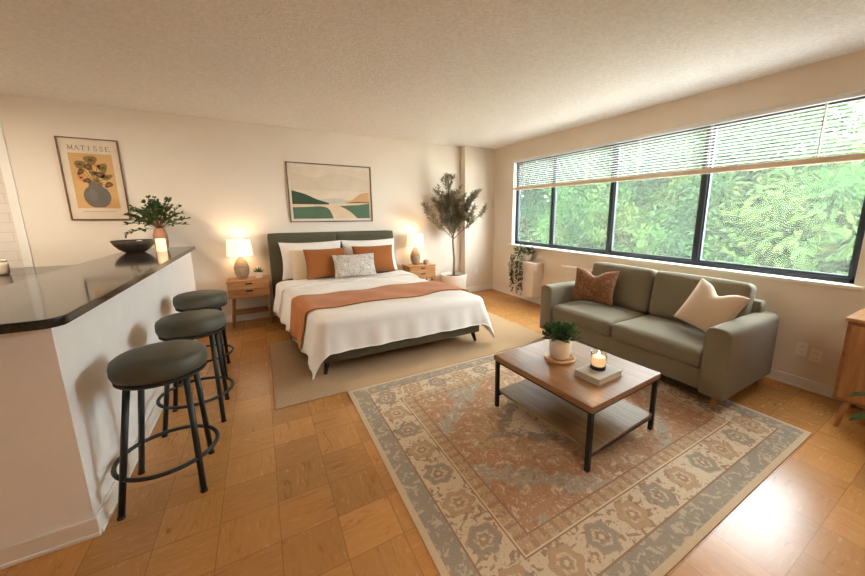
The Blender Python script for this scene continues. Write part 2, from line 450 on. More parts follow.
def tag(o, label, cat, group=None, kind=None):
    o['label'] = label; o['category'] = cat
    if group: o['group'] = group
    if kind: o['kind'] = kind
    return o
def thing(name, label, cat, loc=(0,0,0), rz=0, group=None):
    o = bpy.data.objects.new(name, None); COL.objects.link(o)
    o.location = loc; o.rotation_euler = (0,0,rz); o.empty_display_size = .1
    return tag(o, label, cat, group)
def struct(o, label=None, cat=None):
    o['kind'] = 'structure'
    if label: o['label'] = label; o['category'] = cat
    return o
def dup(root, loc, label, rz=None, group=None):
    r = root.copy(); COL.objects.link(r); r.location = loc; r['label'] = label
    if rz is not None: r.rotation_euler = (0,0,rz)
    for ch in list(root.children):
        c = ch.copy(); COL.objects.link(c); c.parent = r
        for g in list(ch.children):
            d = g.copy(); COL.objects.link(d); d.parent = c
    return r

# ------------------------------------------------------------------ room shell
XL, W, YF, D, H = -3.3, 3.93, -1.7, 5.58, 2.68
T = .15
WY0, WY1, WZ0, WZ1 = .655, 4.85, .945, 2.40      # window opening
struct(B().box(XL-T, W+T, YF-T, D+T, -.12, 0).mk('floor', m_floor), 'orange-brown wood parquet floor of square tiles', 'floor')
struct(B().box(XL-T, W+T, YF-T, D+T, H, H+.15).mk('ceiling', m_ceil), 'pale stippled ceiling', 'ceiling')
struct(B().box(XL-T, W+T, D, D+T, 0, H).mk('wall_back', m_wall), 'cream wall behind the bed', 'wall')
b = B().box(W, W+T, YF, WY0, 0, H).box(W, W+T, WY1, D, 0, H).box(W, W+T, WY0, WY1, 0, WZ0).box(W, W+T, WY0, WY1, WZ1, H)
struct(b.mk('wall_right', m_wall), 'cream wall around the wide window', 'wall')
struct(B().box(XL-T, XL, YF, D, 0, H).mk('wall_left', m_wall), 'cream wall at the kitchen side', 'wall')
struct(B().box(XL-T, W+T, YF-T, YF, 0, H).mk('wall_front', m_wall), 'cream wall facing the bed wall', 'wall')
struct(B().box(3.28, W, 5.43, D, 0, H).mk('column', m_wall), 'cream boxed column in the corner by the window', 'column')
# baseboards: board plus a small rounded cap
def baseboard(name, x0, x1, y0, y1, nx, ny, label):
    b = B().box(x0, x1, y0, y1, 0, .095)
    b.box(x0 - (.006 if nx < 0 else 0), x1 + (.006 if nx > 0 else 0), y0 - (.006 if ny < 0 else 0), y1 + (.006 if ny > 0 else 0), 0, .02)
    struct(b.mk(name, m_trimw, bevel=.004), label, 'baseboard')
baseboard('baseboard_back', -.79+.014, 3.28, D-.014, D, 0, -1, 'white baseboard under the bed wall')
baseboard('baseboard_right', W-.014, W, YF, 5.43, -1, 0, 'white baseboard under the window wall')
baseboard('baseboard_column', 3.28, W-.014, 5.43-.014, 5.43, 0, -1, 'white baseboard across the column front')
# bar half wall
BX0, BX1, BY0 = -1.29, -.79, 2.06
struct(B().box(BX0, BX1, BY0, D, 0, 1.035).mk('wall_bar', m_barwall), 'white half wall under the breakfast bar', 'half wall')
baseboard('baseboard_bar_end', BX0, BX1+.014, BY0-.014, BY0, 0, -1, 'white baseboard across the end of the bar')
baseboard('baseboard_bar', BX1, BX1+.014, BY0, D-.014, 1, 0, 'white baseboard along the stool side of the bar')
# counter with a rounded corner
cx1, cy0, R = -.735, 1.995, .07
poly = [(-1.34, cy0)] + [(cx1-R+R*math.sin(t), cy0+R-R*math.cos(t)) for t in [PI/2*i/8 for i in range(9)]] + [(cx1, D), (-1.34, D)]
tag(B().prism(poly, 'z', 1.036, 1.076).mk('bar_countertop', m_granite, bevel=.006, seg=3), 'polished dark granite countertop on the white half wall', 'countertop')
# kitchen beyond the bar
struct(B().box(XL, -2.225, D-.01, D, .92, 2.39).mk('wall_tiles', m_tile), 'white subway tile backsplash beyond the bar', 'tiles')
struct(B().box(-2.225, -2.155, D-.02, D, .92, 2.41).mk('trim_1', m_trimw, bevel=.004), 'white upright trim strip at the edge of the tiles', 'trim')
kc = thing('kitchen_base_cabinet', 'white kitchen base cabinet against the tiled wall behind the bar', 'cabinet', (-2.3, 5.27, 0))
B().box(-.18, .99, -2.75, -.28, 0, .879).box(-.99, .985, -.28, .30, .1, .879).box(-.99, .985, -.22, .30, 0, .1).mk('body', m_trimw, kc, bevel=.003)
for i in range(1):
    x = -.985 + i*.493
    d_ = B().box(x, x+.485, -.30, -.281, .12, .865).mk('door', m_trimw, kc, bevel=.003)
    B().tube([(x+.06,-.301,.72),(x+.06,-.325,.72),(x+.06,-.325,.82),(x+.06,-.301,.82)], .005, 8).mk('handle', m_metal, d_, True)
tag(B().box(XL+.001, -1.295, 4.93, D-.021, .88, .92).box(-2.5, -1.295, 2.5, 4.93, .88, .92).mk('kitchen_worktop', m_granite, bevel=.004), 'dark granite kitchen worktop in front of the white tiles', 'worktop')
j = thing('ceramic_jar', 'small cream lidded jar on the kitchen worktop', 'jar', (-2.155, 5.0, .92))
B().lathe([(0,0),(.05,0),(.058,.02),(.06,.1),(.05,.13),(0,.13)]).mk('body', m_beigepot, j, True)
B().lathe([(0,.131),(.054,.131),(.054,.142),(.02,.15),(.012,.152),(.018,.17),(.012,.18),(0,.182)]).mk('lid', m_ceramic, j, True)

# ------------------------------------------------------------------ window
win = bpy.data.objects.new('window_1', None); COL.objects.link(win)
tag(win, 'wide four-pane window with dark metal frame over the sofa', 'window', kind='structure')
fx0, fx1 = 3.995, 4.055
mull = [3.965, 2.905, 1.83]
b = B().box(fx0, fx1, WY0, WY1, WZ0, WZ0+.045).box(fx0, fx1, WY0, WY1, WZ1-.045, WZ1).box(fx0, fx1, WY0, WY0+.045, WZ0, WZ1).box(fx0, fx1, WY1-.045, WY1, WZ0, WZ1)
for y in mull: b.box(fx0-.005, fx1, y-.026, y+.026, WZ0+.04, WZ1-.04)
b.mk('window_frame', m_frame, win, bevel=.004)
edges = [WY1-.04] + mull + [WY0+.04]
for i in range(4):
    y1, y0 = edges[i], edges[i+1]
    if i: y1 -= .024
    if i < 3: y0 += .024
    # inner sash edge
    s_ = B()
    for a in ((y0,y0+.018,WZ0+.045,WZ1-.045),(y1-.018,y1,WZ0+.045,WZ1-.045)): s_.box(fx0+.012, fx1-.012, a[0], a[1], a[2], a[3])
    for a in ((WZ0+.045,WZ0+.063),(WZ1-.063,WZ1-.045)): s_.box(fx0+.012, fx1-.012, y0, y1, a[0], a[1])
    sash = s_.mk('sash', m_frame, win)
    B().box(4.022, 4.027, y0+.01, y1-.01, WZ0+.055, WZ1-.055).mk('pane', m_glass, sash)
B().box(3.872, 3.995, WY0-.055, WY1+.055, WZ0-.026, WZ0+.004).mk('window_sill', m_trimw, win, bevel=.006)
b = B().box(W-.004, fx0, WY1-.004, WY1+.002, WZ0, WZ1).box(W-.004, fx0, WY0-.002, WY0+.004, WZ0, WZ1).box(W-.004, fx0, WY0, WY1, WZ1-.004, WZ1+.002)
b.mk('window_reveal', m_trimw, win)

bl = thing('venetian_blind', 'half raised pale venetian blind across the top of the window', 'blind', (3.945, 2.75, 0))
L2 = 2.075
B().box(-.022, .022, -L2, L2, 2.358, 2.394).mk('headrail', m_slat, bl, bevel=.003)
b = B(); z = 1.965
tl = math.radians(-9)
while z < 2.35:
    n = 4; prof = []
    for k in range(n+1):
        t = -1+2*k/n; prof.append((t*.0165*math.cos(tl), z + t*.0165*math.sin(tl) + .002*(1-t*t)))
    for k in range(n):
        (xa,za),(xb,zb) = prof[k], prof[k+1]
        b.add([(xa,-L2+.01,za),(xb,-L2+.01,zb),(xb,L2-.01,zb),(xa,L2-.01,za),(xa,-L2+.01,za-.0009),(xb,-L2+.01,zb-.0009),(xb,L2-.01,zb-.0009),(xa,L2-.01,za-.0009)], [(0,1,2,3),(7,6,5,4),(0,4,5,1),(2,6,7,3)])
    z += .0305
b.mk('slats', m_slat, bl, True)
B().box(-.022, .022, -L2-.01, L2+.01, 1.893, 1.943).mk('bottom_rail', m_rail, bl, bevel=.006)
for y in (-1.75, -.95, -.2, .55, 1.2, 1.85):
    B().box(-.0185, -.0175, y-.004, y+.004, 1.94, 2.36).box(.0175, .0185, y-.004, y+.004, 1.94, 2.36).mk('ladder_cord', m_cord, bl)

# ------------------------------------------------------------------ outside
struct(B().box(4.4, 60, -50, 60, -4.2, -4).mk('ground', m_bounce_ground), 'unseen ground far below the window, made pale to bounce light indoors', 'ground')
def broadleaf(name, label, loc, crown, n_cl, n_leaf, mat, seed, lsize=.2):
    """crown: list of (x,y,z,r) lobes relative to loc"""
    rnd = random.Random(seed)
    t = thing(name, label, 'tree', loc, 0, 'trees outside the window')
    tr = B()
    tr.tube([(0,0,0),(.1,.05,1.5),(-.05,.1,3),(.05,0,4.6)], [.28,.22,.17,.07], 10)
    for (x,y,z,r) in crown: tr.tube([(0,.02,2.0),(x*.4,y*.4,1.2+z*.5),(x*.9,y*.9,z)], [.12,.08,.02], 7)
    tr.mk('trunk', m_bark, t, True)
    fb = B()
    for (x,y,z,r) in crown:
        for c in range(n_cl):
            d = Vector((rnd.gauss(0,1), rnd.gauss(0,1), rnd.gauss(0,1))).normalized()
            q = Vector((x,y,z)) + Vector((d.x*r, d.y*r, d.z*r*.85)) * rnd.uniform(.55, 1.02)
            cr = rnd.uniform(.25, .5)
            for k in range(n_leaf):
                e = Vector((rnd.gauss(0,1), rnd.gauss(0,1), rnd.gauss(0,.7)))
                p = q + e*cr*.55
                dd = Vector((e.x, e.y, e.z-.5+rnd.uniform(-.5,.5)))
                fb.leaf(p, dd if dd.length > .01 else (1,0,0), lsize*rnd.uniform(.7,1.3), lsize*.6*rnd.uniform(.7,1.2), (rnd.uniform(-1,1),rnd.uniform(-1,1),1))
    fb.mk('foliage', mat, t)
    return t
lob = [(-.9,1.0,8.2,1.3),(.3,-1.3,7.4,1.4),(-1.6,-.6,3.0,1.6),(-1.2,1.2,4.4,1.7),(.2,-1.6,4.6,1.7),(.3,.6,6.0,1.9),(1.2,1.6,3.8,1.7),(1.5,-.6,5.0,1.6),(-1.6,.3,6.0,1.4),(-.4,0,7.6,1.5),(-1.9,1.9,2.6,1.2),(-.8,-1.9,3.0,1.3)]
broadleaf('maple_tree', 'yellow-green leafy tree filling the middle window panes', (10.2, 6.2, -4), lob, 90, 56, m_tree1, 1, .125)
broadleaf('maple_tree', 'blue-green leafy tree filling the far left window pane', (10.6, 11.4, -4), lob, 72, 44, m_tree2, 2, .14)
lob2 = [(-1.2,-.4,3.2,1.5),(.2,1.2,4.3,1.6),(.3,-1.5,3.2,1.5),(.2,.6,5.5,1.5),(1.2,1.4,3.2,1.5),(-1.4,1.2,4.6,1.4),(-1.3,.9,2.4,1.4),(-.5,-1.2,4.4,1.2)]
lob2b = lob2 + [(-.2,1.7,6.2,1.3),(.2,.2,6.9,1.2),(.5,-.9,5.6,1.1)]
broadleaf('maple_tree', 'light green lower tree filling the nearest window pane on the right', (10.4, 3.0, -4), lob2b + [(-1.9,.2,4.0,1.2),(-1.5,-1.0,5.2,1.1)], 84, 46, m_tree1, 3, .16)
lob3 = [(x*1.3, y*1.4, z*1.32, r*1.35) for x,y,z,r in lob]
broadleaf('maple_tree', 'tall green tree rising behind the others outside the window', (16.5, 9.0, -4), lob3, 100, 40, m_tree2, 4, .24)
broadleaf('maple_tree', 'distant green tree low behind the right window pane', (17.5, 3.6, -4), lob2b, 60, 26, m_tree2, 5, .36)
broadleaf('maple_tree', 'distant tree seen past the left end of the window', (17, 17.5, -4), lob3, 50, 30, m_tree1, 6, .28)

# ------------------------------------------------------------------ rugs
RZ = .010
b = B().box(-1.46, 1.46, -.79, .79, 0, RZ)
r_ = b.mk('area_rug', m_jute, None, bevel=.004); r_.location = (1.44, 3.585, 0)
tag(r_, 'plain beige woven rug under the foot of the bed', 'rug')
hx, hy = 1.313, 1.108
b = B()
nx, ny = 40, 34
for i in range(nx+1):
    for j in range(ny+1):
        x = -hx + 2*hx*i/nx; y = -hy + 2*hy*j/ny; b.v.append((x, y, .009 if 0 < i < nx and 0 < j < ny else .0075))
for i in range(nx):
    for j in range(ny):
        a = i*(ny+1)+j; b.f.append((a, a+ny+1, a+ny+2, a+1)); b.mi.append(0)
b.box(-hx, hx, -hy, hy, 0, .007)
b.mi = [0]*len(b.f)
r_ = b.mk('persian_rug', rug_mat(hx, hy)); r_.location = (1.833, 1.681, 0)
tag(r_, 'faded rust and grey floral bordered rug under the coffee table', 'rug')
RUGT = .009

# ------------------------------------------------------------------ bed (slightly skewed to the wall, as in the photo)
BH = 5.47
def skew(x, y, z): return (x + .107*(BH-y), y, z)
bed = thing('bed', 'low double bed with dark olive green upholstered headboard', 'bed', (1.0, BH, 0))
def sk(b): return b.fn(lambda x, y, z: (x - .107*y, y, z))
hw = .865; Lf = 2.345
# headboard: two padded panels
hb = B().rbox(-.912, .912, .005, .095, .12, 1.22, .022, 10).mk('headboard', m_bedgreen, bed, True)
for s in (-1, 1):
    B().rbox(*((-.905, -.004) if s < 0 else (.004, .905)), -.018, .03, .3, 1.212, .02, 10, (0,.006,0)).mk('padded_panel', m_bedgreen, hb, True)
sk(B().rbox(-.835, .835, -Lf, -Lf+.05, .145, .30, .012, 6)).mk('foot_rail', m_bedgreen, bed, True)
for s in (-1, 1): sk(B().rbox(s*.835-.025, s*.835+.025, -Lf+.05, .0, .145, .30, .012, 6)).mk('side_rail', m_bedgreen, bed, True)
sk(B().box(-.81, .81, -Lf+.05, .0, .22, .26)).mk('slat_base', m_oak, bed)
for sx in (-1, 1):
    sk(B().tube([(sx*.835, -Lf+.08, RZ+.006), (sx*.80, -Lf+.10, .15)], [.018,.026], 12)).mk('leg', m_black, bed, True)
    B().tube([(sx*.80, .05, 0), (sx*.80, .05, .13)], [.02,.026], 12).mk('leg', m_black, bed, True)
ZT = .555
sk(B().rbox(-hw+.01, hw-.01, -Lf+.03, -.01, .262, ZT-.026, .05, 12)).mk('mattress', m_linen, bed, True)

def drape(smax, t0, t1, hang_side, thick, ns, nt, ripple, zt, seedph=0, foot=True, out0=0):
    """cloth laid over the bed: s across, t from the head (0) to the foot (Lf) and over it"""
    hwd = hw + .012; LL = Lf + .012
    r = .07
    def prof(o):   # outward, drop for overhang length o
        q = r*PI/2
        if o < q: a = o/r; return r*math.sin(a)-r, r*(1-math.cos(a))
        return .05*(o-q)/.3, r + (o-q)
    def P(s, t, off):
        sg = 1 if s >= 0 else -1
        ox = max(0, abs(s)-(hwd-r)); oy = max(0, t-(LL-r)) if foot else 0
        x = sg*min(abs(s), hwd-r); y = min(t, LL-r) if foot else t
        o = math.hypot(ox, oy)
        if o > 0:
            ux, uy = ox/o, oy/o
            out, dr = prof(o)
            hang = min(1, max(0, (o-.1)/.25))
            ang = math.atan2(uy, ux)
            w = ripple*hang*(math.sin(t*17+seedph+sg)*ux**2 + .6*math.sin(t*41+1.3)*ux**2*.5 + (math.sin(s*15+seedph*2)*.6+math.sin(s*33+1)*.35)*uy**2)
            if ux > 0 and uy > 0: w += .05*hang*math.sin(2*ang)
            R_ = r + out + w + (off + out0)*min(1,o/.05)
            x += sg*ux*R_; y += uy*R_
            z = zt + off*(1-min(1,o/.12)) - dr
            z = max(z, RZ+.012)
        else:
            z = zt + off
        z += .009*math.sin(s*5.3+t*3.1+1)*math.sin(t*6.1-s*2.2)*(1 if o == 0 else max(0,1-o*6)) + .003*math.sin(s*11+t*17)*(1 if o == 0 else max(0,1-o*6)) if off >= 0 else 0
        z += .006*math.sin(s*7+t*5)*(1 if o == 0 else max(0,1-o*6)) + .004*math.sin(s*13-t*9)*(1 if o == 0 else max(0,1-o*6))
        # puff of the filling
        return (x, -y, z)
    b = B(); g = {}
    for layer in (0, 1):
        for i in range(ns+1):
            for k in range(nt+1):
                s = -smax + 2*smax*i/ns; t = t0 + (t1-t0)*k/nt
                g[layer,i,k] = len(b.v); b.v.append(P(s, t, thick if layer else 0.0))
    for i in range(ns):
        for k in range(nt):
            b.f.append((g[1,i,k],g[1,i,k+1],g[1,i+1,k+1],g[1,i+1,k])); b.f.append((g[0,i,k],g[0,i+1,k],g[0,i+1,k+1],g[0,i,k+1]))
    for i in range(ns):
        for k in (0, nt): b.f.append((g[0,i,k],g[1,i,k],g[1,i+1,k],g[0,i+1,k]))
    for k in range(nt):
        for i in (0, ns): b.f.append((g[0,i,k],g[0,i,k+1],g[1,i,k+1],g[1,i,k]))
    b.mi = [0]*len(b.f)
    return sk(b)
d_ = drape(hw+.36, .42, Lf+.275, .3, .028, 96, 110, .016, ZT, .4).mk('duvet', m_linen, None, True)
d_.location = (1.0, BH, 0); tag(d_, 'white duvet draped over the bed and hanging at its foot', 'duvet')
fold = drape(hw+.35, .40, .80, .3, .018, 90, 24, .016, ZT+.03, .4, False, .03).mk('folded_band', m_linen, d_, True)
th = drape(hw+.352, 1.40, 2.03, .3, .012, 96, 40, .016, ZT+.034, .4, False, .036).mk('throw_blanket', m_throw, None, True)
th.location = (1.0, BH, 0); tag(th, 'rust orange throw blanket laid across the white duvet', 'blanket')

def pillow(name, label, cat, mat, w, h, t, loc, tilt, rz=0, group=None, **kw):
    o = B().pillow(w, h, t, **kw).mk(name, mat, None, True)
    o.rotation_euler = (tilt, 0, rz); o.location = loc
    return tag(o, label, cat, group)
PZ = .572
lean = math.radians(-14)
pillow('pillow', 'white bed pillow against the left half of the headboard', 'pillow', m_linen, .84, .53, .14, (.63, 5.26, PZ+.01), lean, 0, 'bed pillows', conc=.075, wob=.012)
pillow('pillow', 'white bed pillow against the right half of the headboard', 'pillow', m_linen, .84, .53, .14, (1.47, 5.26, PZ+.01), lean, 0, 'bed pillows', conc=.075, wob=.01)
pillow('pillow', 'cream pillow standing before the left white pillow', 'pillow', m_cream, .66, .43, .11, (.66, 5.105, PZ+.015), lean*1.1, .03, 'bed pillows', conc=.06, wob=.01)
pillow('cushion', 'rust orange cushion left of the grey patterned one', 'cushion', m_rust, .56, .42, .15, (.77, 4.95, PZ+.045), lean*1.4, .04, 'rust cushions', conc=.07)
pillow('cushion', 'rust orange cushion right of the grey patterned one', 'cushion', m_rust, .62, .42, .15, (1.46, 5.05, PZ+.042), lean*1.2, -.05, 'rust cushions', conc=.07)
pillow('cushion', 'small pale grey patterned lumbar cushion in front on the bed', 'cushion', m_grey, .58, .33, .13, (1.115, 4.80, PZ+.05), lean*1.6, -.03, None, conc=.06)

# ------------------------------------------------------------------ bedside
def nightstand(label, loc, w=.49, dp=.34):
    t = thing('nightstand', label, 'nightstand', loc, 0, 'bedside tables')
    h = .63; hw_ = w/2
    B().box(-hw_, hw_, -dp/2, dp/2, h-.02, h).mk('top', m_oak, t, bevel=.004)
    B().box(-hw_+.01, hw_-.01, -dp/2+.02, dp/2, .40, h-.021).mk('body', m_oak, t, bevel=.003)
    for z0, z1 in ((.515, .605), (.41, .507)):
        dr = B().box(-hw_+.014, hw_-.014, -dp/2, -dp/2+.019, z0, z1).mk('drawer', m_oak, t, bevel=.003)
        B().box(-.04, .04, -dp/2-.008, -dp/2-.0005, z1-.028, z1-.008).mk('handle', m_black, dr, bevel=.003)
    for sx in (-1, 1):
        for sy in (-1, 1):
            B().tube([(sx*(hw_-.02), sy*(dp/2-.03), 0), (sx*(hw_-.055), sy*(dp/2-.05), .40)], [.012,.019], 10).mk('leg', m_oakz, t, True)
    B().box(-hw_+.045, hw_-.045, -dp/2+.045, dp/2-.045, .17, .19).mk('shelf', m_oaky, t, bevel=.003)
    return t
ns = nightstand('light wood bedside table left of the bed, with lamp and succulent', (-.185, 5.37, 0))
dup(ns, (2.31, 5.36, 0), 'light wood bedside table right of the bed, near the potted olive tree')
def lamp(label, loc):
    t = thing('table_lamp', label, 'lamp', loc, 0, 'bedside lamps')
    B().lathe([(0,0),(.05,0),(.062,.015),(.085,.09),(.088,.15),(.07,.22),(.035,.275),(.022,.29),(.02,.30),(0,.30)], seg=36).mk('base', m_lampbase, t, True)
    B().tube([(0,0,.30),(0,0,.36)], .008, 10).mk('stem', m_black, t, True)
    B().lathe([(.150,.31),(.132,.52),(.129,.52),(.147,.31),(.150,.31)], seg=40).mk('lamp_shade', m_shade, t, True)
    B().lathe([(0,.34),(.018,.345),(.03,.38),(.022,.41),(0,.42)], seg=16).mk('bulb', m_bulb, t, True)
    return t
l1 = lamp('lit table lamp on the left bedside table beside a succulent', (-.25, 5.40, .63))
dup(l1, (2.27, 5.41, .63), 'lit table lamp on the right bedside table')
for p in ((-.25, 5.40, 1.06), (2.27, 5.41, 1.06)):
    li = bpy.data.lights.new('bulb_light', 'POINT'); li.energy = 2.4; li.color = (1, .72, .44); li.shadow_soft_size = .06
    o = bpy.data.objects.new('bulb_light', li); o.location = p; COL.objects.link(o)
# succulent
s = thing('succulent_plant', 'tiny spiky succulent in a beige pot beside the left lamp', 'plant', (-.055, 5.33, .63))
B().lathe([(0,0),(.038,0),(.045,.01),(.047,.085),(.040,.085),(.040,.07),(0,.07)], seg=24).mk('pot', m_beigepot, s, True)
b = B()
for i in range(26):
    a = i*2.4; e = .2 + .9*(i/26)
    b.leaf((0,0,.072), (math.cos(a)*math.cos(e), math.sin(a)*math.cos(e), math.sin(e)), random.uniform(.07,.10), .022, None, -.1)
b.mk('leaves', m_leaf, s, True)
c = thing('cup', 'small stoneware cup beside the right bedside lamp', 'cup', (2.41, 5.30, .63))
B().lathe([(0,0),(.03,0),(.037,.01),(.04,.08),(.036,.08),(.033,.015),(0,.012)], seg=24).mk('body', m_lampbase, c, True)
B().tube([(.038,0,.065),(.06,0,.06),(.062,0,.035),(.038,0,.022)], .005, 8).mk('handle', m_lampbase, c, True)

# ------------------------------------------------------------------ pictures
pf = thing('landscape_picture', 'framed wide landscape print of green hills above the bed', 'picture', (1.004, D, 1.793))
pw, ph = .600, .424
def picframe(parent, w, h, t, mat):
    b = B()
    for a in ((-w,w,h-t,h),(-w,w,-h,-h+t),(-w,-w+t,-h+t,h-t),(w-t,w,-h+t,h-t)): b.box(a[0],a[1],-.028,-.001,a[2],a[3])
    return b.mk('frame', mat, parent, bevel=.002)
picframe(pf, pw, ph, .014, m_picframe)
def ink(name, r, g, b_): return plain('ink_' + name, rgb(r,g,b_), .8, var=.06, nscale=5)
B().box(-pw+.012, pw-.012, -.010, -.002, -ph+.012, ph-.012).mk('mount', ink('cream', 224,212,194), pf)
aw, ah = pw-.045, ph-.05
b = B()
def flat(b, pts, lay, mi): n = len(pts); b.add([(x, -.0105-.0004*lay, z) for x, z in pts], [tuple(range(n))], mi)
def N2(u, v): return (-aw + 2*aw*u, ah - 2*ah*v)   # u to the right, v downward, 0..1
def smooth_curve(pts, n=8):
    out = []
    for i in range(len(pts)-1):
        p0 = pts[max(i-1,0)]; p1 = pts[i]; p2 = pts[i+1]; p3 = pts[min(i+2,len(pts)-1)]
        for k in range(n):
            t = k/n
            out.append(tuple(.5*((2*p1[a]) + (-p0[a]+p2[a])*t + (2*p0[a]-5*p1[a]+4*p2[a]-p3[a])*t*t + (-p0[a]+3*p1[a]-3*p2[a]+p3[a])*t**3) for a in (0,1)))
    out.append(pts[-1]); return out
def strip(b, top, bot, lay, mi):
    n = len(top)
    b.add([(x, -.0105-.0004*lay, z) for x, z in [N2(*p) for p in top] + [N2(*p) for p in bot]], [(i, i+1, n+i+1, n+i) for i in range(n-1)], mi)
def hill(ptop, vb, lay, mi):
    t = smooth_curve(ptop); strip(b, t, [(p[0], vb) for p in t], lay, mi)
inks = [ink('sky', 222,204,180), ink('sky_low', 196,190,174), ink('dark_green', 58,80,56), ink('green', 84,110,84), ink('sand', 224,196,162), ink('ochre', 204,160,108), ink('mist', 214,196,172), ink('brownline', 120,92,62)]
strip(b, [(0,0),(1,0)], [(0,1),(1,1)], 0, 0)
hill([(0,.12),(.3,.2),(.6,.1),(1,.22)], .45, 1, 6)
hill([(.25,.66),(.45,.60),(.6,.60),(.8,.66)], .74, 2, 1)
hill([(.58,.72),(.75,.63),(.88,.50),(1,.46)], .74, 3, 5)
hill([(.62,.71),(.8,.66),(1,.66)], .72, 4, 7)
strip(b, [(0,.72),(1,.68)], [(0,1),(1,1)], 5, 4)
hill([(0,.46),(.15,.52),(.30,.62),(.45,.69)], .72, 6, 2)
t_ = smooth_curve([(0,.78),(.2,.77),(.36,.76),(.45,.82),(.50,1.0)]); strip(b, t_, [(p[0], 1.0) for p in t_], 7, 3)
t_ = smooth_curve([(.58,.745),(.70,.74),(1,.70)]); u_ = smooth_curve([(.58,.75),(.72,.80),(1,1.0)])
t_ = smooth_curve([(.58,.748),(.66,.80),(.74,.88),(.82,1.0)])
b.add([(x, -.0105-.0004*8, z) for x, z in [N2(*p) for p in t_ + [(1,1),(1,.69),(.85,.725)]]], [tuple(range(len(t_)+3))], 3)
b.mi[-1] = 3
b.mk('print', inks, pf)

po = thing('art_poster', 'framed poster of a grey flower vase on ochre above the bar', 'poster', (-1.551, D, 1.87))
qw, qh = .246, .447
picframe(po, qw, qh, .011, m_picframe)
B().box(-qw+.010, qw-.010, -.010, -.002, -qh+.010, qh-.010).mk('mount', ink('poster_paper', 222,206,184), po)
b = B()
def R2(x, z): return (x, z)
def pflat(pts, lay, mi): n = len(pts); b.add([(x, -.0105-.0004*lay, z) for x, z in pts], [tuple(range(n))], mi)
def disc(x, z, rx, rz, lay, mi, n=14, rot=0, wob=0):
    pts = []
    for k in range(n):
        a = 2*PI*k/n; q = 1 + wob*math.sin(3*a+x*40)
        px, pz = rx*q*math.cos(a), rz*q*math.sin(a); pts.append((x+px*math.cos(rot)-pz*math.sin(rot), z+px*math.sin(rot)+pz*math.cos(rot)))
    pflat(pts, lay, mi)
def seg(x0, z0, x1, z1, w, lay, mi):
    d = math.hypot(x1-x0, z1-z0); nx, nz = -(z1-z0)/d*w/2, (x1-x0)/d*w/2
    pflat([(x0+nx,z0+nz),(x0-nx,z0-nz),(x1-nx,z1-nz),(x1+nx,z1+nz)], lay, mi)
pinks = [ink('ochre_ground', 208,164,106), ink('vase_grey', 110,103,92), ink('olive_flower', 132,112,58), ink('brown_flower', 110,74,44), ink('pink_flower', 206,132,92), ink('lettering', 150,128,104), ink('stem', 120,104,66), ink('vase_light', 118,112,100)]
pflat([(-.175,-.315),(.175,-.315),(.175,.285),(-.175,.285)], 1, 0)
# vase outline
left = [(-.045,-.305),(-.085,-.27),(-.108,-.215),(-.11,-.16),(-.09,-.105),(-.06,-.075),(-.055,-.045),(-.07,-.025)]
half = smooth_curve([(x, z) for x, z in left], 5)
n = len(half)
b.add([(x, -.0105-.0004*3, z) for x, z in half] + [(-x, -.0105-.0004*3, z) for x, z in half], [(i, i+1, n+i+1, n+i) for i in range(n-1)], 1)
disc(-.03,-.17,.035,.07,4,7)
fl = [(-.005,.215,.045,.04,2),(-.095,.165,.04,.032,2),(.085,.135,.045,.03,2),(-.035,.14,.03,.028,3),(.05,.06,.04,.026,3),(.105,.035,.042,.024,2),(-.10,.085,.035,.018,3),(-.105,.02,.028,.022,4),(.04,.155,.022,.018,4),(-.06,-.01,.03,.02,3),(.11,-.05,.034,.022,3),(.02,-.01,.035,.018,2),(-.005,.075,.026,.022,2)]
for x, z, rx, rz, mi in fl: seg(0, -.04, x, z, .006, 2, 6)
for i, (x, z, rx, rz, mi) in enumerate(fl):
    rx *= 1.2; rz *= 1.25
    disc(x, z, rx, rz, 4, mi, 16, i*.7, .14); disc(x, z, rx*.4, rz*.4, 5, 3 if mi != 3 else 2, 10)
# lettering MATISSE with serifs
lw, lh, z0 = .046, .048, .318
def serif_letter(ch, x):
    W_, w_ = .0085, .0045
    S = lambda a, c, d, e, w: seg(x+a*lw, z0+c*lh, x+d*lw, z0+e*lh, w, 2, 5)
    F = lambda a, c: S(a-.12, c, a+.12, c, .004)
    if ch == 'M': S(.1,0,.1,1,w_); S(.1,1,.45,.1,W_); S(.45,.1,.8,1,w_); S(.8,0,.8,1,W_); F(.1,0); F(.8,0); F(.05,1); F(.85,1)
    if ch == 'A': S(.08,0,.45,1,w_); S(.45,1,.82,0,W_); S(.22,.36,.68,.36,w_); F(.08,0); F(.82,0)
    if ch == 'T': S(.45,0,.45,1,W_); S(.05,1,.85,1,w_); S(.06,1,.06,.78,w_); S(.84,1,.84,.78,w_); F(.45,0)
    if ch == 'I': S(.4,0,.4,1,W_); F(.4,0); F(.4,1)
    if ch == 'E': S(.15,0,.15,1,W_); S(.05,1,.75,1,w_); S(.05,0,.78,0,w_); S(.15,.52,.6,.52,w_); S(.75,1,.75,.8,w_); S(.78,0,.78,.22,w_)
    if ch == 'S':
        pts = smooth_curve([(.70,.78),(.62,.95),(.42,1.0),(.22,.9),(.2,.7),(.42,.53),(.65,.4),(.7,.2),(.55,.03),(.35,0),(.18,.08),(.12,.26)], 3)
        for p, q in zip(pts, pts[1:]): S(p[0],p[1],q[0],q[1],.0065)
for i, ch in enumerate('MATISSE'): serif_letter(ch, -.168 + i*.0495)
for i in range(22): seg(-.14+i*.0125, -.352, -.14+i*.0125+.008, -.352, .006, 2, 5)
b.mk('print', pinks, po)

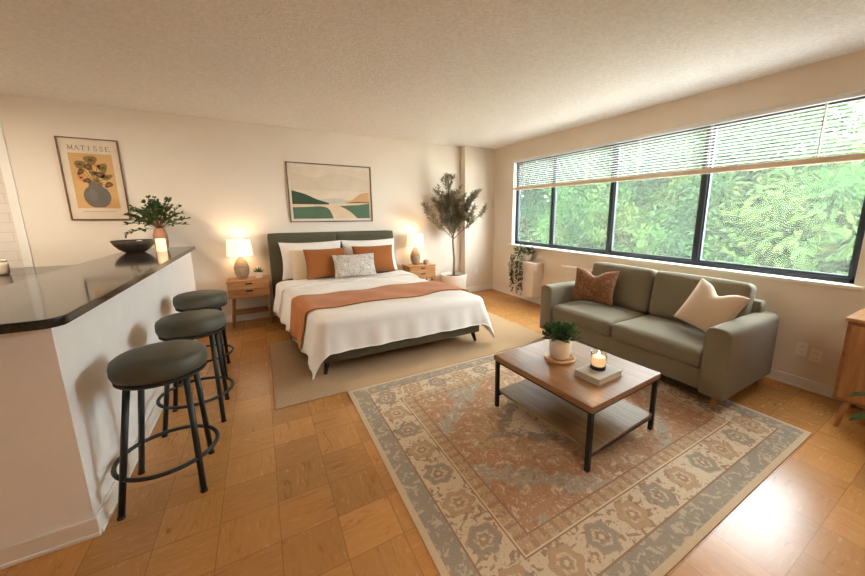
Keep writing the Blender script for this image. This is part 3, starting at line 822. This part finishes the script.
# ------------------------------------------------------------------ breakfast bar things
bw = thing('decorative_bowl', 'wide dark bronze footed bowl on the granite bar', 'bowl', (-1.185, 5.02, 1.076))
B().lathe([(0,0),(.075,0),(.085,.006),(.125,.038),(.160,.082),(.183,.130),(.178,.133),(.150,.086),(.115,.047),(.07,.02),(0,.014)], seg=40).mk('body', m_bowl, bw, True)
for i, (x, y, r) in enumerate(((-.05,.01,.042),(.04,.03,.048),(.0,-.055,.042))):
    o = B().lathe([(r*math.sin(PI*k/12), -r*math.cos(PI*k/12)) for k in range(13)], seg=20).mk('decorative_ball', [m_ash, m_ceramic, m_ash][i], None, True)
    o.location = (-1.185+x, 5.02+y, 1.076+.024+r+(.012 if i == 1 else .008))
    tag(o, ['pale wooden ball on the left in the bronze bowl', 'white ball at the back of the bronze bowl', 'pale wooden ball at the front of the bronze bowl'][i], 'ball', 'balls in the bronze bowl')
va = thing('vase_with_branches', 'brown ovoid vase of dark green leafy branches on the bar', 'vase', (-1.0, 5.25, 1.076))
B().lathe([(0,0),(.045,0),(.06,.03),(.068,.1),(.066,.17),(.048,.235),(.038,.255),(.034,.255),(.042,.23),(.055,.17),(0,.1)], seg=32).mk('body', m_vase, va, True)
b = B(); lb = B()
rnd = random.Random(5)
for i in range(44):
    a = rnd.uniform(0, 2*PI); e = rnd.uniform(.4, 1.5); ln = rnd.uniform(.17, .29) + .06*math.sin(e)
    if i < 6: a = [2.9, 3.3, .1, -.3, 3.0, .3][i]; e = [.25, -.15, .45, .2, .6, .7][i]; ln = .27
    d = Vector((math.cos(a)*math.cos(e), math.sin(a)*math.cos(e)*.7, math.sin(e)))
    p0 = Vector((0,0,.23)); ln *= 1.12; pts = [p0]
    for k in range(1, 6):
        t = k/5; pts.append(p0 + d*ln*t + Vector((0,0,.14*t*(1-t))))
    b.tube(pts, [.003]*5+[.0015], 5)
    for k in range(26):
        t = rnd.uniform(.3, 1.0); q = p0 + d*ln*t + Vector((0,0,.14*t*(1-t)))
        dd = d + Vector((rnd.uniform(-1,1), rnd.uniform(-1,1), rnd.uniform(-.7,.8)))
        lb.leaf(q, dd, rnd.uniform(.03,.052), rnd.uniform(.02,.032))
b.mk('twigs', m_bark, va, True); lb.mk('leaves', m_leaf, va)
cd = thing('pillar_candle', 'glowing cream pillar candle before the brown vase', 'candle', (-.965, 5.03, 1.076))
B().lathe([(0,0),(.043,0),(.045,.004),(.045,.135),(.038,.14),(.03,.132),(0,.13)], seg=28).mk('wax', m_wax, cd, True)
B().tube([(0,0,.13),(.001,0,.145)], .0015, 6).mk('wick', m_black, cd)
li = bpy.data.lights.new('candle_light', 'POINT'); li.energy = .5; li.color = (1,.6,.3); li.shadow_soft_size = .02
o = bpy.data.objects.new('candle_light', li); o.location = (-.965, 5.03, 1.28); COL.objects.link(o)

# ------------------------------------------------------------------ bar stools
st = thing('bar_stool', 'round olive bar stool nearest the end of the bar', 'stool', (-.515, 2.285, 0), 0, 'bar stools at the breakfast bar')
B().lathe([(0,.672),(.175,.672),(.193,.682),(.200,.705),(.200,.742),(.193,.764),(.175,.778),(.11,.785),(0,.788)], seg=48).mk('seat', m_seat, st, True)
B().lathe([(0,.655),(.185,.655),(.19,.66),(.19,.671),(0,.671)], seg=40).mk('seat_plate', m_metal, st)
for sx in (-1, 1):
    for sy in (-1, 1):
        lg = B().tube([(sx*.166-.042, sy*.175+.008, .006), (sx*.115, sy*.125, .655)], .0145, 12).mk('leg', m_metal, st, True)
        B().tube([(sx*.1665-.042, sy*.1755+.008, 0), (sx*.1662-.042, sy*.1752+.008, .012)], .017, 12).mk('foot_cap', m_black, lg, True)
B().ring((-.029,.004,.20), .219, .011, 56, 10).mk('footrest_ring', m_metal, st, True)
dup(st, (-.475, 3.0, 0), 'middle one of the three round olive bar stools')
dup(st, (-.515, 3.82, 0), 'farthest round olive bar stool, nearest the bedside table')

# ------------------------------------------------------------------ potted olive tree
ot = thing('potted_olive_tree', 'tall slender olive tree in a white pot beside the column', 'plant', (2.95, 5.28, 0))
B().lathe([(0,0),(.19,0),(.205,.01),(.235,.40),(.235,.42),(.222,.42),(.218,.36),(0,.35)], seg=40).mk('pot', m_ceramic, ot, True)
B().lathe([(0,.372),(.15,.368),(.217,.362)], seg=32).mk('soil', m_soil, ot)
rnd = random.Random(11)
tb = B(); lf = B()
tb.tube([(0,0,.34),(.012,.0,.7),(-.008,.01,1.0),(.005,0,1.25)], [.022,.019,.017,.015], 10)
def branch(p, d, ln, r, depth):
    pts = [p]; q = p.copy(); dd = d.normalized()
    n = 5
    for k in range(n):
        dd = (dd + Vector((rnd.uniform(-.14,.14), rnd.uniform(-.14,.14), .04))).normalized()
        q = q + dd*ln/n
        q.y = min(q.y, .20 if q.x < .24 else -.05); q.x = max(-.56, min(.50, q.x)); q.z = min(q.z, 2.10)
        pts.append(q.copy())
    tb.tube(pts, [r*(1-.75*k/n) for k in range(n+1)], 6)
    for k in range(1, n+1):
        if depth < 2:
            for _ in range(1):
                e = (pts[k]-pts[k-1]).normalized() + Vector((rnd.uniform(-.8,.8), rnd.uniform(-.7,.7), rnd.uniform(-.1,.5)))
                branch(pts[k], e, ln*rnd.uniform(.35,.55), r*.5, depth+1)
        if depth >= 1 or k > 2:
            for _ in range(4):
                t = rnd.random(); m = pts[k-1].lerp(pts[k], t)
                e = (pts[k]-pts[k-1]).normalized()*.7 + Vector((rnd.uniform(-1,1), rnd.uniform(-1,1), rnd.uniform(-.6,.9)))
                lf.leaf(m, e, rnd.uniform(.05,.08), rnd.uniform(.013,.019))
for i in range(10):
    a = i*2.4+.3; out = rnd.uniform(.35,.75)
    branch(Vector((0,0,rnd.uniform(.98,1.26))), Vector((math.cos(a)*out, math.sin(a)*out*.7-.08, 1)), rnd.uniform(.40,.55), .009, 0)
branch(Vector((0,0,1.2)), Vector((-.16,0,1)), .74, .010, 0)
branch(Vector((0,0,1.05)), Vector((-.9,-.1,.7)), .55, .008, 0)
branch(Vector((0,0,1.05)), Vector((.9,-.25,.75)), .55, .008, 0)
tb.mk('trunk', m_bark, ot, True); lf.mk('leaves', m_olivel, ot)

# ------------------------------------------------------------------ wall heaters and trailing plant
ht = thing('wall_heater', 'white boxy wall heater in the corner under the window, with trailing plant', 'heater', (3.929, 4.29, 0))
B().box(-.222, 0, -.27, .27, .135, .71).mk('body', m_heater, ht, bevel=.012, seg=3)
g = B()
for k in range(9): g.box(-.19, -.04, -.22+k*.05, -.2+k*.05, .7102, .713)
g.mk('grille', m_slot, ht)
h2 = thing('wall_heater', 'low white wall heater behind the sofa', 'heater', (3.929, 2.55, 0))
B().box(-.125, 0, -.98, .98, .135, .715).box(-.135, 0, -.985, .985, .715, .735).mk('body', m_heater, h2, bevel=.006)
tp = thing('trailing_plant', 'trailing green vine in a white pot on the corner wall heater', 'plant', (3.80, 4.30, .713))
B().lathe([(0,0),(.05,0),(.06,.01),(.082,.10),(.086,.115),(.078,.115),(.07,.09),(0,.085)], seg=30).mk('pot', m_ceramic, tp, True)
rnd = random.Random(3); vb = B(); lf = B()
for i in range(90):   # bushy top
    a = rnd.uniform(0, 2*PI); e = rnd.uniform(.1, 1.4); r = rnd.uniform(.07,.20)
    q = Vector((max(-.2,min(.09,math.cos(a)*math.cos(e)*r)), math.sin(a)*math.cos(e)*r+.05, .10+math.sin(e)*r*.9))
    for _ in range(3): lf.leaf(q, (math.cos(a)+rnd.uniform(-.6,.6), math.sin(a)+rnd.uniform(-.6,.6), rnd.uniform(-.5,.6)), rnd.uniform(.035,.055), .036)
for i in range(9):    # vines over the front of the heater
    y = .30*(i/8) - .06; x1 = -.105 - rnd.uniform(0,.03); ln = rnd.uniform(.25,.52) if i % 3 else .56
    pts = [(-.02,y*.4,.10),(-.08,y*.8,.13),(x1-.015,y,.06),(x1-.018,y+.01,-.1),(x1-.02,y+rnd.uniform(-.02,.02),-ln)]
    vb.tube(pts, .0025, 5)
    for k in range(int(14+ln*36)):
        t = rnd.random(); z = .1 - t*(ln+.1); q = Vector((x1-.02+rnd.uniform(-.012,.008), y+.008+rnd.uniform(-.02,.02), z))
        lf.leaf(q, (rnd.uniform(-1,.1), rnd.uniform(-1,1), rnd.uniform(-1,.2)), rnd.uniform(.028,.046), .030)
vb.mk('vines', m_bark, tp, True); lf.mk('leaves', m_trail, tp)

# ------------------------------------------------------------------ outlets
def outlet(label, loc, rz, grp=None):
    t = thing('wall_outlet', label, 'outlet', loc, rz, grp)
    B().box(-.036,.036,-.006,0,-.058,.058).mk('cover_plate', m_plate, t, bevel=.003)
    for z in (-.022,.022):
        B().box(-.009,-.006,-.0072,-.006,z-.007,z+.007).box(.006,.009,-.0072,-.006,z-.007,z+.007).mk('socket', m_slot, t)
    return t
outlet('small wall outlet on the front of the column', (3.53, 5.43, .405), 0)
outlet('higher left outlet plate on the wall between sofa and sideboard', (W, .875, .345), -PI/2, 'outlets by the sideboard')
outlet('lower right outlet plate on the wall between sofa and sideboard', (W, .785, .315), -PI/2, 'outlets by the sideboard')

# ------------------------------------------------------------------ sofa (front faces -x)
so = thing('sofa', 'olive grey two-seat sofa with wooden legs under the window', 'sofa', (3.26, 1.975, 0))
Y0, Y1 = -.982, .955; aw_ = .175
B().rbox(-.40, .45, Y0+.02, Y1-.02, .125, .30, .02, 6).mk('base', m_olive, so, True)
def arm(y0, y1):
    r = (y1-y0)/2-.004
    prof = [(y0,.118),(y1,.118)]
    n = 12
    zc = .665 - .075
    for k in range(n+1):
        a = PI*k/n; c_, s_ = math.cos(a), math.sin(a)
        prof.append(((y0+y1)/2 + (y1-y0)/2*math.copysign(abs(c_)**.7, c_), zc + .075*abs(s_)**.7))
    return B().prism(prof, 'x', -.43, .465)
arm(Y0, Y0+aw_).mk('armrest', m_olive, so, True, bevel=.016, seg=3)
arm(Y1-aw_, Y1).mk('armrest', m_olive, so, True, bevel=.016, seg=3)
B().rbox(.33, .455, Y0+.10, Y1-.10, .16, .765, .03, 8).mk('backrest', m_olive, so, True)
yi0, yi1 = Y0+aw_+.004, Y1-aw_-.004
for a, c_ in ((yi0, -.003), (.003, yi1)):
    B().rbox(-.425, .20, a, c_, .295, .455, .045, 14, (.012,0,.022)).mk('seat_cushion', m_olive, so, True)
tm = Matrix.Translation((.235, 0, .445)) @ Matrix.Rotation(math.radians(11), 4, 'Y')
for a, c_ in ((yi0-.025, -.004), (.004, yi1)):
    B().rbox(-.085, .085, a+.004, c_-.004, 0, .468, .045, 14, (.03,0,.008)).xf(tm).mk('back_cushion', m_olive, so, True)
for x, z0 in ((-.37, RUGT+.003), (.40, .001)):
    for y in (Y0+.07, Y1-.07):
        B().tube([(x-.012 if x < 0 else x+.012, y, z0), (x, y, .126)], [.017,.026], 14).mk('leg', m_oakz, so, True)
def sofapillow(label, mat, w, h, t, loc, rz, tilt, roll, grp):
    o = B().pillow(w, h, t, conc=.09, dip=.07).mk('cushion', mat, None, True)
    o.matrix_world = Matrix.Translation(loc) @ Matrix.Rotation(rz, 4, 'Z') @ Matrix.Rotation(tilt, 4, 'X') @ Matrix.Rotation(roll, 4, 'Y')
    return tag(o, label, 'cushion', grp)
sofapillow('brown patterned cushion at the far end of the sofa', m_boho, .49, .40, .15, (3.19, 2.49, .485), -PI/2+.32, math.radians(-20), 0, 'sofa cushions')
sofapillow('plain cream cushion at the near end of the sofa', m_sofacream, .43, .42, .16, (3.155, 1.385, .517), -PI/2-.12, math.radians(-26), math.radians(14), 'sofa cushions')

# ------------------------------------------------------------------ coffee table
ct = thing('coffee_table', 'low wooden coffee table with black metal legs on the patterned rug', 'table', (1.852, 1.565, RUGT), math.radians(3.2))
tx, ty = .375, .435
B().box(-tx, tx, -ty, ty, .385, .425).mk('tabletop', m_walnut, ct, bevel=.004)
for sx in (-1, 1):
    for sy in (-1, 1):
        x, y = sx*(tx-.022), sy*(ty-.022); B().box(x-.0135, x+.0135, y-.0135, y+.0135, 0, .384).mk('leg', m_black, ct, bevel=.002)
B().box(-tx+.038, tx-.038, -ty+.01, ty-.01, .112, .130).mk('shelf', m_shelfw, ct, bevel=.003)
for sy in (-1, 1):
    y = sy*(ty-.022); B().box(-tx+.036, tx-.036, y-.010, y+.010, .088, .111).mk('crossbar', m_black, ct, bevel=.002)
for sy in (-1, 1):
    y = sy*(ty-.022); B().box(-tx+.036, tx-.036, y-.010, y+.010, .366, .3845).mk('apron_bar', m_black, ct, bevel=.002)
for sx in (-1, 1):
    x = sx*(tx-.022); B().box(x-.010, x+.010, -ty+.036, ty-.036, .366, .3845).mk('apron_bar', m_black, ct, bevel=.002)
ZC = .425 + RUGT + .0005
tray = thing('round_tray', 'round pale wooden tray under the plant on the coffee table', 'tray', (1.825, 1.665, ZC))
B().lathe([(0,0),(.106,0),(.112,.006),(.112,.022),(.106,.024),(.100,.015),(0,.014)], seg=48).mk('body', m_ash, tray, True)
cp = thing('potted_plant', 'bushy green plant in a white pot on the round wooden tray', 'plant', (1.825, 1.665, ZC+.016))
B().lathe([(0,0),(.054,0),(.066,.010),(.078,.06),(.080,.11),(.076,.155),(.069,.155),(.072,.13),(0,.125)], seg=40).mk('pot', m_ceramic, cp, True)
B().lathe([(0,.138),(.0705,.134)], seg=24).mk('soil', m_soil, cp)
rnd = random.Random(9); lf = B(); sb = B()
for i in range(90):
    a = rnd.uniform(0,2*PI); e = rnd.uniform(.25,1.5); ln = rnd.uniform(.07,.135)
    d = Vector((math.cos(a)*math.cos(e), math.sin(a)*math.cos(e), math.sin(e))); p0 = Vector((d.x*.035, d.y*.035, .136)); p1 = p0 + d*ln
    sb.tube([p0, p0.lerp(p1,.5)+Vector((0,0,.006)), p1], .0016, 5)
    for k in range(8):
        t = rnd.uniform(.4,1.0); q = p0.lerp(p1,t)
        lf.leaf(q, d + Vector((rnd.uniform(-.9,.9),rnd.uniform(-.9,.9),rnd.uniform(-.3,.9))), rnd.uniform(.024,.040), rnd.uniform(.016,.024))
sb.mk('stems', m_leaf, cp, True); lf.mk('leaves', m_leaf, cp)
bk = thing('book', 'thick grey hardcover book under the jar candle', 'book', (1.852, 1.345, ZC), math.radians(3))
bwx, bwy = .128, .092
B().box(-bwx, bwx, -bwy, bwy, 0, .005).box(-bwx, bwx, -bwy, bwy, .038, .043).box(-bwx, -bwx+.005, -bwy, bwy, .005, .038).mk('cover', m_cover, bk, bevel=.0015)
B().box(-bwx+.0055, bwx-.005, -bwy+.005, bwy-.005, .0052, .0378).mk('pages', m_paper, bk)
jc = thing('jar_candle', 'lit candle in a clear glass with dark base on the grey book', 'candle', (1.862, 1.36, ZC+.0435))
B().lathe([(0,0),(.047,0),(.049,.003),(.049,.024),(0,.024)], seg=32).mk('base', m_black, jc, True)
B().lathe([(.0455,.0245),(.052,.05),(.052,.115),(.0495,.115),(.0495,.05),(.044,.0245)], seg=36).mk('glass', m_jar, jc, True)
B().lathe([(0,.0245),(.042,.025),(.0475,.05),(.0475,.082),(.02,.088),(0,.086)], seg=32).mk('wax', m_wax2, jc, True)
B().tube([(0,0,.086),(.001,0,.098)], .0013, 6).mk('wick', m_black, jc)
B().lathe([(0,.095),(.0045,.101),(.0055,.107),(.003,.117),(0,.126)], seg=12).mk('flame', m_flame, jc, True)
li = bpy.data.lights.new('jar_candle_light', 'POINT'); li.energy = .25; li.color = (1,.6,.3); li.shadow_soft_size = .012
o = bpy.data.objects.new('jar_candle_light', li); o.location = (1.862, 1.36, ZC+.0435+.135); COL.objects.link(o)

# ------------------------------------------------------------------ sideboard at the right edge
sb = thing('sideboard', 'light oak sideboard on splayed legs at the right edge of the photo', 'sideboard', (3.40, .56, 0))
B().box(-.012, .51, -1.21, .012, .775, .80).mk('top', m_oak, sb, bevel=.003)
B().box(0, .50, -1.20, 0, .205, .7745).mk('body', m_oaky, sb, bevel=.003)
for k in range(3):
    y1 = -.022 - k*.388
    dd = B().box(-.014, -.0005, y1-.38, y1, .228, .755).mk('door', m_oakz, sb, bevel=.003)
    B().lathe([(0,0),(.012,0),(.012,.012),(0,.014)], seg=14).xf(Matrix.Translation((-.0145, y1-.34, .5)) @ Matrix.Rotation(-PI/2, 4, 'Y')).mk('knob', m_black, dd, True)
for x, y in ((.05,-.07),(.45,-.07),(.05,-1.13),(.45,-1.13)):
    B().tube([(x + (-.035 if x < .2 else .03), y + (.03 if y > -.5 else -.03), 0), (x, y, .205)], [.014,.023], 12).mk('leg', m_oakz, sb, True)
vv = thing('terracotta_pot', 'small orange terracotta pot on top of the sideboard', 'pot', (3.60, .36, .80))
B().lathe([(0,0),(.05,0),(.07,.03),(.075,.06),(.055,.1),(.045,.115),(.04,.115),(.05,.08),(0,.05)], seg=30).mk('body', m_vase, vv, True)
fp = thing('floor_plant', 'leafy green plant in a white pot in front of the sideboard', 'plant', (2.71, .118, 0))
B().lathe([(0,0),(.12,0),(.135,.01),(.155,.28),(.155,.30),(.145,.30),(.14,.26),(0,.25)], seg=36).mk('pot', m_ceramic, fp, True)
B().lathe([(0,.272),(.142,.268)], seg=24).mk('soil', m_soil, fp)
rnd = random.Random(21); s_ = B(); lf = B()
for i in range(16):
    a = i*2.4+.5; e = rnd.uniform(1.05,1.45); ln = rnd.uniform(.22,.34)
    d = Vector((math.cos(a)*math.cos(e), math.sin(a)*math.cos(e), math.sin(e))); p0 = Vector((d.x*.1,d.y*.1,.26))
    p1 = p0 + d*ln; p2 = p1 + Vector((d.x*.10, d.y*.10, -.01)); s_.tube([p0, p0.lerp(p1,.5), p1, p2], [.004,.0035,.003,.002], 6)
    for q, dd in ((p1, d), (p2, Vector((d.x,d.y,-.1))), (p0.lerp(p1,.7), Vector((-d.y,d.x,.6)))): lf.leaf(q, dd, rnd.uniform(.07,.10), rnd.uniform(.035,.05), (0,0,1), .25)
s_.mk('stems', m_leaf, fp, True); lf.mk('leaves', m_leaf, fp, True)

# ------------------------------------------------------------------ ceiling lights added to brighten room and kitchen, unseen behind / beside the view
def added_ceiling_light(label, loc, energy, col, size):
    t = thing('added_ceiling_light', label, 'ceiling light', loc, 0, 'added flush ceiling lights')
    B().lathe([(0,0),(.17,0),(.17,-.025),(0,-.025)], seg=36).mk('base', m_metal, t, True)
    B().lathe([(.16,-.0255),(.15,-.06),(.10,-.085),(0,-.095)], seg=36).mk('diffuser', m_bulb, t, True)
    li = bpy.data.lights.new('added_lamp_light', 'AREA'); li.shape = 'DISK'; li.size = size; li.energy = energy; li.color = col
    o = bpy.data.objects.new('added_lamp_light', li); o.location = (loc[0], loc[1], loc[2]-.11); COL.objects.link(o)
added_ceiling_light('added round flush ceiling light, unseen behind the viewer', (.9, -.9, H), 8, (1, .95, .88), .34)
added_ceiling_light('added round flush ceiling light for the warm kitchen, out of view', (-2.3, 3.6, H), 30, (1, .88, .72), .34)

# ------------------------------------------------------------------ sky and sun
w = bpy.data.worlds.new('sky'); sc.world = w; w.use_nodes = True
bg = w.node_tree.nodes['Background']; bg.inputs[0].default_value = (.86, .94, 1.0, 1); bg.inputs[1].default_value = 11.0
su = bpy.data.lights.new('sun', 'SUN'); su.energy = 8; su.angle = math.radians(6); su.color = (1, .95, .85)
so_ = bpy.data.objects.new('sun', su); COL.objects.link(so_)
so_.rotation_euler = Vector((.62, .25, -.74)).to_track_quat('-Z', 'Y').to_euler()

# ------------------------------------------------------------------ camera
cam = bpy.data.cameras.new('camera'); co = bpy.data.objects.new('camera', cam); COL.objects.link(co)
cam.sensor_width = 36; cam.lens = 36*339.225/865; cam.clip_start = .05; cam.clip_end = 200
cam.shift_x = -(463.39-432.5)/865; cam.shift_y = (275.473-288)/865
co.location = (0, 0, 1.5); co.rotation_euler = (PI/2-.18187, 0, -.538547)
sc.camera = co
sc.view_settings.view_transform = 'Standard'; sc.view_settings.look = 'None'; sc.view_settings.gamma = 1
sc.view_settings.use_curve_mapping = False
sc.view_settings.exposure = 1.28
sc.cycles.use_denoising = True
sc.cycles.max_bounces = 10; sc.cycles.diffuse_bounces = 6; sc.cycles.transparent_max_bounces = 16
sc.cycles.caustics_reflective = False; sc.cycles.caustics_refractive = False
sc.cycles.sample_clamp_indirect = 8
